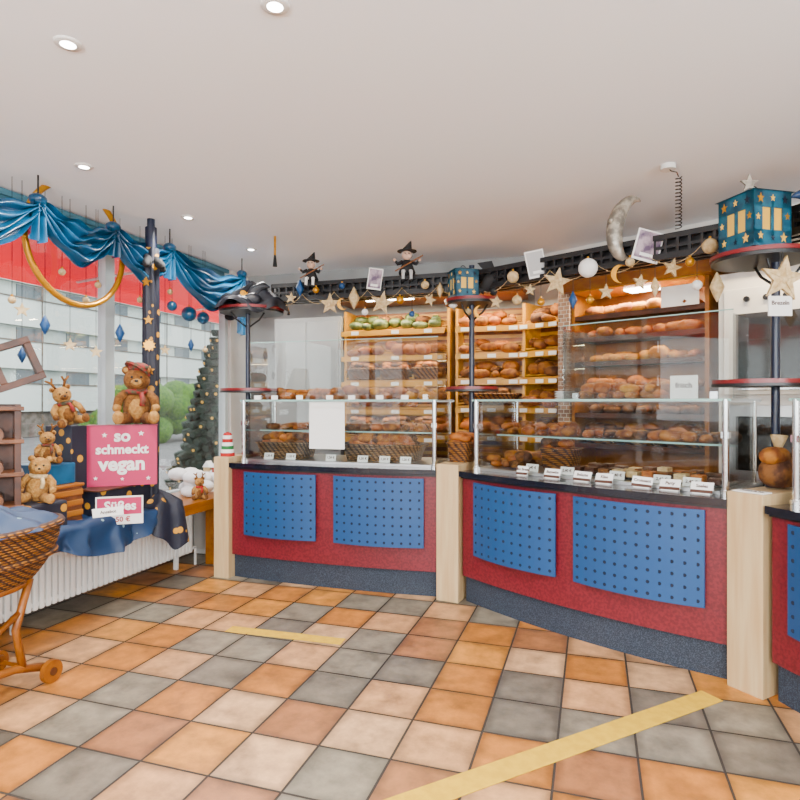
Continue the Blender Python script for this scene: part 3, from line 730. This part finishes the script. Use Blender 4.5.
b.add([(0,0,.1),(-.1,.02,.22),(.02,.03,.24),(.06,0,.12)],[(0,1,2,3)],BLK); b.tube([(-.05,0,0),(-.08,0,-.0),(-.12,0,-.03),(-.16,0,.02)],[.04,.025,.015,.004],BLK); b.ell((.02,-.05,-.02),(.03,.045,.035),BLK); b.build()
p=onz(668,165,HC); b=B('ceiling_spiral_cable',T(p.x,p.y,HC)); b.cyl((0,0,-.03),(0,0,0),.045,WHITE,seg=20)
b.tube([(0,0,-.02),(.02,0,-.04),(.05,0,-.05),(.06,0,-.08)],.004,BLACK,seg=5)
b.tube([(.06+.018*math.cos(k*.7),.018*math.sin(k*.7),-.08-.32*k/130) for k in range(131)],.0035,BLACK,seg=5); b.build()

# ------------------------------------------------------------ left side: ledge, radiators
b=B('window_ledge'); b.box(-3.848,-3.28,-2.5,5.02,.575,.625,LEDGE); b.box(-3.30,-3.28,-2.5,5.02,.53,.575,LEDGE)
for y in (4.74,2.2,1.0,-1.0): b.box(-3.42,-3.32,y,y+.10,0,.575,LEDGE)
b.build(.004)
def radiator(y0,y1,x=-3.50):
    b=B('radiator'); n=int((y1-y0)/.05)
    for k in range(n):
        y=y0+k*.05
        b.box(x-.02,x+.02,y,y+.035,.13,.50,WHITE); b.box(x-.10,x-.06,y,y+.035,.13,.50,WHITE)
    b.box(x-.11,x+.01,y0,y0+n*.05,.15,.18,WHITE); b.box(x-.11,x+.01,y0,y0+n*.05,.45,.48,WHITE)
    for y in (y0+.15,y1-.2): b.box(x-.07,x-.03,y,y+.03,0,.15,WHITE)
    b.cyl((x,y1+.02,.16),(x,y1+.02,0),.012,WHITE); b.cyl((x,y1-.02,.16),(x,y1+.02,.16),.012,WHITE)
    b.build(.006)
radiator(2.75,4.68); radiator(1.15,2.15); radiator(5.42,5.95,-3.45)
b=B('white_cabinet'); b.box(-3.78,-3.26,5.05,5.35,0,.68,WHITE); b.box(-3.76,-3.28,5.04,5.05,.05,.63,WALLW); b.build(.006)
b=B('window_ledge'); b.box(-3.848,-3.3,5.40,6.14,.56,.6,LEDGE); b.build(.003)

# blue swags
b=B('blue_swag_garland')
at=[(-3.42,1.1),(-3.42,2.0),(-3.42,2.98),(-3.42,3.62),(-3.42,4.25),(-3.42,5.35)]
for i in range(5):
    (xa,ya),(xb,yb)=at[i],at[i+1]
    sag=.15 if yb-ya<.8 else .24
    def f(u,v):
        s_=math.sin(pi*u); z=2.80-sag*4*u*(1-u)*(.35+.65*v)-v*(.06+.14*s_)
        return (xa+.035*math.cos(v*9*pi+u*3)+.03*s_, ya+(yb-ya)*u, z+.016*math.sin(u*17+v*9))
    b.grid(f,26,36,CLOTHB)
for (x,y),ln in zip(at,[.3,.35,.25,.2,.25,.6]):
    def g(u,v):
        return (x+.03*math.cos(u*5*pi), y-.05-.03*v+(.1+.06*v)*u, 2.83-ln*v-.05*math.sin(u*3))
    b.grid(g,20,8,CLOTHB); b.ell((x,y,2.81),(.05,.06,.04),CLOTHB,seg=10,rings=8); b.cyl((x,y,2.84),(x,y,2.969),.006,BLACK,seg=5)
b.build()
c=onx(78,262,-3.55)
b=B('gold_ring'); pts=[]
for k in range(41):
    t=2*pi*k/40; pts.append((-3.55,c.y+.43*math.cos(t),c.z+.12+.43*math.sin(t)))
b.tube(pts[:-1],.022,GOLD,seg=8,closed=True); b.build()
pc=onx(151,400,-3.38)
b=B('star_fabric_column',T(pc.x,pc.y,0)); 
def f(u,v):
    t=2*pi*u; r=.060+.007*math.sin(6*t+v*6); return (r*math.cos(t),r*math.sin(t),.63+v*2.1)
b.grid(f,36,30,CLOTHN); b.cyl((0,0,.626),(0,0,2.968),.03,NAVY); b.cyl((0,0,2.72),(0,0,2.90),.045,NAVY)
for k in range(5):
    X=T(0,0,2.66)@RZ(k*72)@RY(35); b.ell((.07,0,0),(.09,.035,.04),BLK,X)
for z in (1.0,1.35,1.75,2.15,2.45):
    X=T(0,0,z)@RZ(25+random.uniform(-15,25)); b.prismxz(star(.04),-.074,-.066,GOLD,X)
pz=[(.05*(1 if k%2 else .65)*math.cos(k*pi/10),.05*(1 if k%2 else .65)*math.sin(k*pi/10)) for k in range(20)]
b.prismxz(pz,-.078,-.068,GOLD,T(0,0,1.95)@RZ(30))
b.build()
b=B('navy_star_cloth',T(pc.x+.03,pc.y+.05,.63))
def f(u,v):
    t=2*pi*u; r=.20*v*(1+.12*math.sin(5*t)); z=.16*(1-v)**.7+.02*math.sin(7*t)*v+.01
    if v>.8 and math.cos(t)>.1: z-= (v-.8)*1.5*math.cos(t)
    return (r*math.cos(t)*1.1,r*math.sin(t)*1.1,z)
b.grid(f,60,14,CLOTHN); b.build()
def whang(name,px,py,X,fn,ztop=HC-.002):
    p=onx(px,py,X); b=B(name,T(*p)); fn(b); b.cyl((0,0,0),(0,0,ztop-p.z),.002,BLK,seg=5); b.build()
for px,py,r in ((45,325,.05),(120,333,.055),(191,345,.045),(22,355,.04)): whang('drop_ornament',px,py,-3.6,fdrop(r,BLUE))
for px,py,r in ((189,314,.07),(203,318,.06),(172,306,.045)): whang('glass_ball_ornament',px,py,-3.6,fball(r,CLOTHB))
for px,py in ((62,272),(86,300),(98,285),(205,350),(12,300),(170,292),(140,300)): whang('ball_ornament',px,py,-3.6,fball(.025,CREAM))
for px,py in ((22,310),(165,350),(96,352),(70,345)): 
    whang('straw_star',px,py,-3.6,lambda b:b.prismxz(star(.05),-.006,.006,CREAM,RZ(60)))
p=onz(275,236,HC)
b=B('ceiling_mobile',T(p.x,p.y,0)); b.cyl((0,0,2.78),(0,0,2.968),.01,GOLD); b.cyl((0,0,2.70),(0,0,2.80),.02,BLK,r1=.01); b.build()

# teddy bears
def teddy(name,loc,h,rz,m,m2,hat=None,scarf=None,tilt=0,antler=False):
    b=B(name,T(*loc)@RZ(rz)@RY(tilt)@SC(h,h,h))
    b.ell((0,0,.27),(.20,.17,.27),m,seg=16,rings=12); b.ell((0,-.09,.25),(.13,.10,.18),m2,seg=12,rings=10)
    b.ell((0,-.02,.68),(.19,.175,.18),m,seg=16,rings=12)
    b.ell((0,-.17,.635),(.085,.08,.065),m2); b.ell((0,-.245,.66),(.028,.02,.02),BLK,seg=8,rings=6)
    for s in (-1,1):
        b.ell((s*.15,0,.83),(.065,.035,.065),m); b.ell((s*.15,-.03,.83),(.04,.015,.04),m2,seg=8,rings=6)
        b.ell((s*.065,-.175,.72),.02,BLK,seg=8,rings=6)
        b.tube([(s*.15,0,.48),(s*.25,-.06,.38),(s*.27,-.16,.27)],[.075,.07,.06],m,seg=10); b.ell((s*.27,-.18,.25),.065,m2)
        b.tube([(s*.12,-.05,.10),(s*.20,-.22,.085),(s*.24,-.34,.09)],[.10,.085,.075],m,seg=10); b.ell((s*.245,-.37,.11),(.08,.05,.10),m2)
        if antler: b.tube([(s*.08,0,.83),(s*.14,0,.98),(s*.24,0,1.05)],[.03,.028,.02],FUR1); b.tube([(s*.13,0,.96),(s*.10,0,1.08)],.022,FUR1)
    if scarf: b.tube([(.13*math.cos(t),.12*math.sin(t)-.01,.5) for t in [2*pi*k/16 for k in range(16)]],.045,scarf,seg=8,closed=True); b.tube([(.06,-.13,.49),(.09,-.19,.38),(.08,-.2,.28)],[.035,.04,.04],scarf)
    if hat: b.cyl((0,-.02,.82),(0.02,-.01,.85),.21,hat,seg=16); b.ell((.02,0,.87),(.16,.15,.09),hat)
    b.build()
ps=onx(123,427,-3.40)
b=B('cloth_covered_crate'); b.box(-3.70,-3.34,ps.y-.30,ps.y+.24,.627,.86,CLOTHN); b.box(-3.72,-3.32,ps.y-.32,ps.y+.26,.86,.872,DWOOD); b.build(.01)
XS=T(ps.x,ps.y,.873)@RZ(38)
b=B('pink_vegan_sign',XS); b.box(-.24,.24,-.06,.06,0,.45,PINK); b.box(-.245,.245,-.065,.065,.448,.455,mat('pink_dark',(.22,.0,.035),.5,raw=True))
for t_,s_,z_ in (('so',.12,.37),('schmeckt',.094,.27),('vegan',.14,.16)): b.text(t_,s_,PAPER,T(0,-.062,z_)@RX(90),bold=.035)
for x_,z_,r_ in ((-.12,.38,.02),(.13,.39,.022),(-.18,.06,.016),(.18,.05,.018),(.0,.05,.014)): b.prismxz([(x+x_,z+z_) for x,z in star(r_)],-.063,-.06,PAPER)
b.build(.004)
b=B('pink_price_sign',T(ps.x+.11,ps.y-.13,.627)@RZ(38)); b.box(-.16,.15,-.13,-.12,.0,.20,PAPER); b.box(-.15,.14,-.131,-.13,.07,.19,PINK); b.text('Süßes',.09,PAPER,T(.0,-.132,.13)@RX(90),bold=.03); b.text('1,50 €',.05,REDC,T(.0,-.132,.035)@RX(90)); b.box(-.15,.14,-.12,-.08,-.0,.01,PAPER); b.build()
teddy('teddy_bear',(ps.x+.04,ps.y+.10,1.329),.50,40,FUR1,FUR2,hat=PLAID,scarf=PLAID)
b=B('stacked_gift_boxes'); b.box(ps.x-.34,ps.x-.10,ps.y-.38,ps.y-.24,.873,1.33,CLOTHN); b.box(ps.x-.30,ps.x-.02,ps.y-.64,ps.y-.42,.941,1.08,CLOTHB); b.box(ps.x-.18,ps.x-.15,ps.y-.645,ps.y-.415,.94,1.085,GOLD); b.build(.006)
teddy('reindeer_plush',(ps.x-.20,ps.y-.29,1.332),.33,60,FUR2,FUR1,scarf=PLAID,tilt=-15,antler=True)
b=B('toy_crate'); b.box(ps.x-.30,ps.x+.02,ps.y-.66,ps.y-.40,.627,.92,TOYW); b.box(ps.x-.31,ps.x+.03,ps.y-.67,ps.y-.39,.92,.94,LEDGE)
for k in range(4): b.box(ps.x+.02,ps.x+.03,ps.y-.66,ps.y-.40,.65+.07*k,.69+.07*k,LEDGE)
b.build(.006)
pt=onx(35,490,-3.38)
b=B('gift_box'); b.box(-3.58,-3.28,pt.y-.40,pt.y+.16,.627,.86,CLOTHN); b.box(-3.59,-3.27,pt.y-.16,pt.y-.11,.626,.865,GOLD); b.build(.015)
teddy('teddy_bear',(-3.40,pt.y+.02,.862),.33,48,FUR2,FUR2,scarf=CREAM,tilt=6)
teddy('reindeer_plush',(ps.x-.14,ps.y-.54,1.082),.25,55,FUR2,FUR1,scarf=PLAID,antler=True)
# wooden toy stable with tilted window frame roof
pw=onx(6,430,-3.48)
b=B('wooden_toy_stable',T(pw.x-.04,pw.y-.12,.627)@RZ(52))
b.box(-.26,.20,-.12,.14,0,.03,DWOOD)
for x in (-.24,-.04,.16):
    for y in (-.10,.10): b.box(x,x+.035,y,y+.035,.03,.86,DWOOD)
for z in (.22,.42,.62,.82): b.box(-.25,.21,-.11,.14,z,z+.025,TOYW)
b.box(-.24,.19,.12,.135,.03,.86,DWOOD)
for r_ in range(4):
    for k in range(3):
        b.cyl((-.20+.13*k,-.10,.075+.20*r_),(-.20+.13*k,.10,.075+.20*r_),.045,TOYW,seg=14); b.cyl((-.20+.13*k,-.102,.075+.20*r_),(-.20+.13*k,-.10,.075+.20*r_),.03,MWOOD,seg=14)
X=T(-.02,-.13,1.03)@RY(-22)
b.box(-.34,.32,-.02,.02,-.135,-.095,DWOOD,X); b.box(-.34,.32,-.02,.02,.095,.135,DWOOD,X)
for x in (-.34,-.12,.08,.28): b.box(x,x+.04,-.02,.02,-.095,.095,DWOOD,X)
b.box(-.34,.32,.02,.16,.10,.135,DWOOD,X); b.box(-.34,.32,.02,.16,-.135,-.10,DWOOD,X); b.box(.28,.32,.02,.16,-.10,.10,DWOOD,X)
b.build(.003)
# cloth over ledge
b=B('blue_star_tablecloth')
y0,y1=1.9,3.86
def f(u,v):
    y=y0+(y1-y0)*u; w=.02*math.sin(u*26)+.015*math.sin(u*61)
    if v<.5: return (-3.60+.36*(v/.5),y+w, .632+.03*abs(math.sin(u*14+v*8))+.05*abs(math.sin(u*5+v*3)))
    q=(v-.5)/.5; return (-3.235+.035*math.sin(u*40+q*2)*q+.03*q+.012*math.sin(u*90)*q, y+w+.01*math.sin(q*9), .67-.16*q*(1+.45*math.sin(u*9+1))-.10*q*max(0,1-u*2.2) )
b.grid(f,150,20,CLOTHT); b.build()
b=B('price_note',T(*onx(108,512,-3.19))@RZ(60)@RX(-20)); b.box(-.10,.10,-.003,.0,-.03,.03,PAPER); b.text('Angebot',.03,BROWNC,T(0,-.004,0)@RX(90)); b.build()
b=B('snow_wool_village'); cx,cy=-3.52,5.2
for k in range(16): b.ell((cx+random.uniform(-.16,.16),cy+random.uniform(-.08,.10),.72+random.uniform(0,.05)),(.09,.08,.06),SNOW,seg=10,rings=6)
for k in range(4):
    x=cx-.15+.1*k; y=cy-.06; b.box(x-.035,x+.035,y-.035,y+.035,.76,.85,[CREAM,REDC,WHITE,TEAL][k]); b.prismxz([(x-.045,.85),(x+.045,.85),(x,.91)],y-.04,y+.04,SNOW)
b.build()
b=B('snow_wool')
for k in range(12): b.ell((-3.6+random.uniform(-.1,.1),4.82+random.uniform(-.14,.1),.67+random.uniform(0,.16)),(.09,.09,.06),SNOW,seg=10,rings=6)
b.build()
teddy('reindeer_plush',(-3.38,4.60,.627),.22,40,FUR2,FUR1,scarf=REDC,antler=True)
b=B('striped_tin',T(-3.02,4.50,1.031))
for k in range(6): b.cyl((0,0,.03*k),(0,0,.03*k+.03),.06-.004*k,[REDC,PAPER,mat('green_stripe',(.02,.2,.06),.6),PAPER,REDC,PAPER][k],seg=18)
b.lathe([(.04,.18),(.03,.20),(0.001,.21)],REDC); b.build()

# wicker pram
pw=onz(43,683)
PX,PY=pw.x-.16,pw.y-.36
b=B('wicker_doll_pram',T(PX,PY,0)@RZ(90))
bx,by=.08,-.02
def ring(f,z,l=.44,w=.26): return [(bx+l*f*math.cos(t),by+w*f*math.sin(t),z) for t in [2*pi*k/40 for k in range(40)]]
R=18
for i in range(R+1):
    u=i/R; b.tube(ring(.62+.40*math.sin(u*pi/2)**.8,.56+.28*u),.010,WICK,seg=6,closed=True)
b.add(ring(.63,.56),[list(range(40))],WICK)
for k in range(40):
    pts_=[ring(.63+.40*math.sin(u*pi/2)**.8,.56+.28*u)[k] for u in (0,.15,.35,.6,1)]
    b.tube(pts_,.007,WICK,seg=5)
b.tube(ring(1.04,.85),.024,WICK,seg=8,closed=True); b.tube(ring(.97,.70),.016,WICK,closed=True); b.tube(ring(.64,.56),.02,MWOOD,closed=True)
for s in (-1,1):
    y=s*.16
    b.tube([(-.38,y,.08),(-.2,y,.14),(.0,y,.16),(.2,y,.14),(.38,y,.08)],.022,MWOOD)
    b.tube([(.24,y,.13),(.20,y,.34),(.28,y,.58)],.02,MWOOD); b.tube([(-.24,y,.13),(-.20,y,.34),(-.20,y,.58)],.02,MWOOD)
    b.tube([(.22,y,.42),(.0,y,.30),(-.22,y,.42)],.016,MWOOD)
    for x in (-.38,.38):
        b.cyl((x,y+s*.02,.06),(x,y+s*.05,.06),.06,MWOOD,seg=24); b.cyl((x,y+s*.015,.06),(x,y+s*.055,.06),.022,DWOOD,seg=12)
for x in (-.38,.38): b.cyl((x,-.2,.06),(x,.2,.06),.012,MWOOD)
b.build()
b=B('blue_pram_blanket',T(PX,PY,0)@RZ(90))
def f(u,v):
    t=2*pi*u
    if v<.7:
        rr=v/.7; return (bx+.43*rr*math.cos(t),by+(.25*rr)*math.sin(t),.865+.09*(1-rr*rr)+.022*math.sin(9*t)*rr+.03*math.sin(14*v+t*2)*(1-rr))
    q=(v-.7)/.3; side=max(0,math.sin(t)); fold=.03*math.sin(13*t)*q
    return (bx+(.43+.02*q+fold*.4)*math.cos(t),by+(.25+.05*q+fold*.6)*math.sin(t),.865+.022*math.sin(9*t)*(1-q)-.01*q-.45*q*side)
b.grid(f,100,22,CLOTHT); b.build()

# ------------------------------------------------------------ outdoors
b=B('street'); b.box(-60,-3.98,-30,60,-.12,-.02,ASPH); b.build()
b=B('sidewalk'); b.box(-6.2,-3.99,-20,30,-.019,.03,PAVE); b.build()
b=B('forecourt'); b.box(-3.97,8,-30,-3.63,-.12,-.01,PAVE); b.build()
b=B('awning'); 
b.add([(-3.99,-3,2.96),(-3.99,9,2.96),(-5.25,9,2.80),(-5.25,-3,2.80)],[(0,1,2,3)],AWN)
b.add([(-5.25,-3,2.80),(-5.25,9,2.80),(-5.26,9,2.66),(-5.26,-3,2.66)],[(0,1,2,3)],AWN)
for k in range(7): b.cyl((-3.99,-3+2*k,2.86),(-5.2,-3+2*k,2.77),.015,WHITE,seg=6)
b.build()
b=B('apartment_building')
X0=-23
b.box(X0-6,X0,-16,40,0,7.5,FACW)
for z in (1.1,2.9,4.7,6.5): b.box(X0,X0+.25,-16,40,z,z+1.15,FACB); b.box(X0,X0+.3,-16,40,z+1.15,z+1.2,STONE)
for z in (2.3,4.1,5.9):
    for k in range(22): b.box(X0,X0+.03,-16+2.5*k,-16+2.5*k+1.3,z,z+.55,FACD)
for k in range(14): b.box(X0+.25,X0+.27,-16+4*k,-16+4*k+.06,1.1,7.5,STONE)
b.box(X0-6.3,X0+.4,-16.3,40.3,7.5,7.8,FACB)
b.box(X0,X0+.1,-16,40,0,1.1,STONE)
b.build()
b=B('hedge')
for k in range(80): b.ell((-15.5+random.uniform(-.4,.4),16.0+k*.10,random.uniform(.4,1.8)),(.6,.6,.55),HEDGE,seg=8,rings=6)
b.build()
p=E+ray(217,402)*8.6
b=B('conifer_tree',T(p.x,p.y,-.02)); b.cyl((0,0,0),(0,0,2.45),.05,DWOOD,r1=.01)
for i in range(22):
    z=.3+i*.10; r=.72*(1-i/23)
    n=26
    for k in range(n):
        t=2*pi*k/n+i*.4+random.uniform(-.1,.1); d=Vector((math.cos(t),math.sin(t),-.28)); rr=r*random.uniform(.8,1.1); e=Vector((0,0,z+.12))+d*rr
        b.cyl((0,0,z+.12),e,.11*(1-i/26),GREENF,r1=.05,seg=6)
        if k%5==0: b.ell(e,.022,GLOW,seg=6,rings=4)
b.build()
b=B('garden_chair',T(*(E+ray(55,402)*7))@T(0,0,-1.50)@RZ(40))
for x in (-.22,.22):
    for y in (-.2,.2): b.cyl((x,y,.03),(x,y,.45 if y<0 else .95),.018,BLACK)
for k in range(6): b.box(-.24,.24,-.22+.075*k,-.17+.075*k,.44,.46,REDC)
for k in range(6): b.box(-.24,.24,.19,.21,.55+.07*k,.59+.07*k,REDC)
b.build()
def car(x,y,rz,paint):
    b=B('car',T(x,y,-.02)@RZ(rz))
    body=[(-2.1,.3),(-2.15,.6),(-2.05,.85),(-1.2,.95),(1.15,.98),(2.0,.85),(2.12,.6),(2.1,.3)]
    b.prismxz(body,-.85,.85,paint)
    b.prismxz([(-1.25,.94),(-.55,1.42),(.85,1.46),(1.65,.96)],-.72,.72,CARG); b.prismxz([(-.55,1.40),(.85,1.44),(.7,1.5),(-.4,1.47)],-.70,.70,paint)
    for s in (-1,1):
        for x in (-.5,.35,1.1): b.tube([(x-.1*(x<0),s*.73,.95),(x,s*.70,1.44)],.03,paint,seg=6)
        for x in (-1.35,1.35):
            b.cyl((x,s*.70,.32),(x,s*.88,.32),.33,RUBBER,seg=24); b.cyl((x,s*.87,.32),(x,s*.89,.32),.20,CHROME,seg=16)
        b.ell((-2.02,s*.6,.72),(.10,.18,.09),PAPER); b.ell((2.03,s*.65,.74),(.08,.14,.09),REDC)
        b.ell((-.95,s*.92,1.0),(.08,.08,.06),paint)
    b.box(-2.17,-2.1,-.5,.5,.42,.62,BLACK); b.build(.04)
car(-9.2,-2.2,90,CARP)

# fill lights shaped as pendants, added unseen behind the viewpoint to brighten the ceiling
OPAL=mat('fill_globe',(.9,.9,.9),.4,emis=(1,.97,.93),estr=4)
for (x,y) in ((-1.6,-1.0),(1.6,-1.0),(0.2,-2.6),(3.2,0.2)):
    b=B('fill_pendant',T(x,y,0)); b.cyl((0,0,2.45),(0,0,HC),.006,BLACK,seg=6); b.lathe([(.03,2.45),(.05,2.42),(.055,2.40)],CHROME)
    b.ell((0,0,2.27),.14,OPAL,seg=20,rings=14); b.build()
    ld=bpy.data.lights.new('fill_bulb','POINT'); ld.energy=370; ld.shadow_soft_size=.15; ld.color=(.94,.97,1)
    lo=bpy.data.objects.new('fill_bulb',ld); lo.location=(x,y,2.0); scene.collection.objects.link(lo)

# ------------------------------------------------------------ world, sun, camera
w=bpy.data.worlds.new('world'); scene.world=w; w.use_nodes=True
bg=w.node_tree.nodes['Background']; bg.inputs[0].default_value=(.93,.97,1,1); bg.inputs[1].default_value=5.5
sd=bpy.data.lights.new('sun','SUN'); sd.energy=2.0; sd.angle=math.radians(12); so=bpy.data.objects.new('sun',sd); so.rotation_euler=(math.radians(48),0,math.radians(120)); scene.collection.objects.link(so)
cam=bpy.data.cameras.new('camera'); cam.lens=27; cam.sensor_width=36; cam.shift_y=.0025; cam.clip_start=.05
co=bpy.data.objects.new('camera',cam); co.location=(0,0,EYE); co.rotation_euler=(pi/2,0,math.radians(17.83)); scene.collection.objects.link(co); scene.camera=co
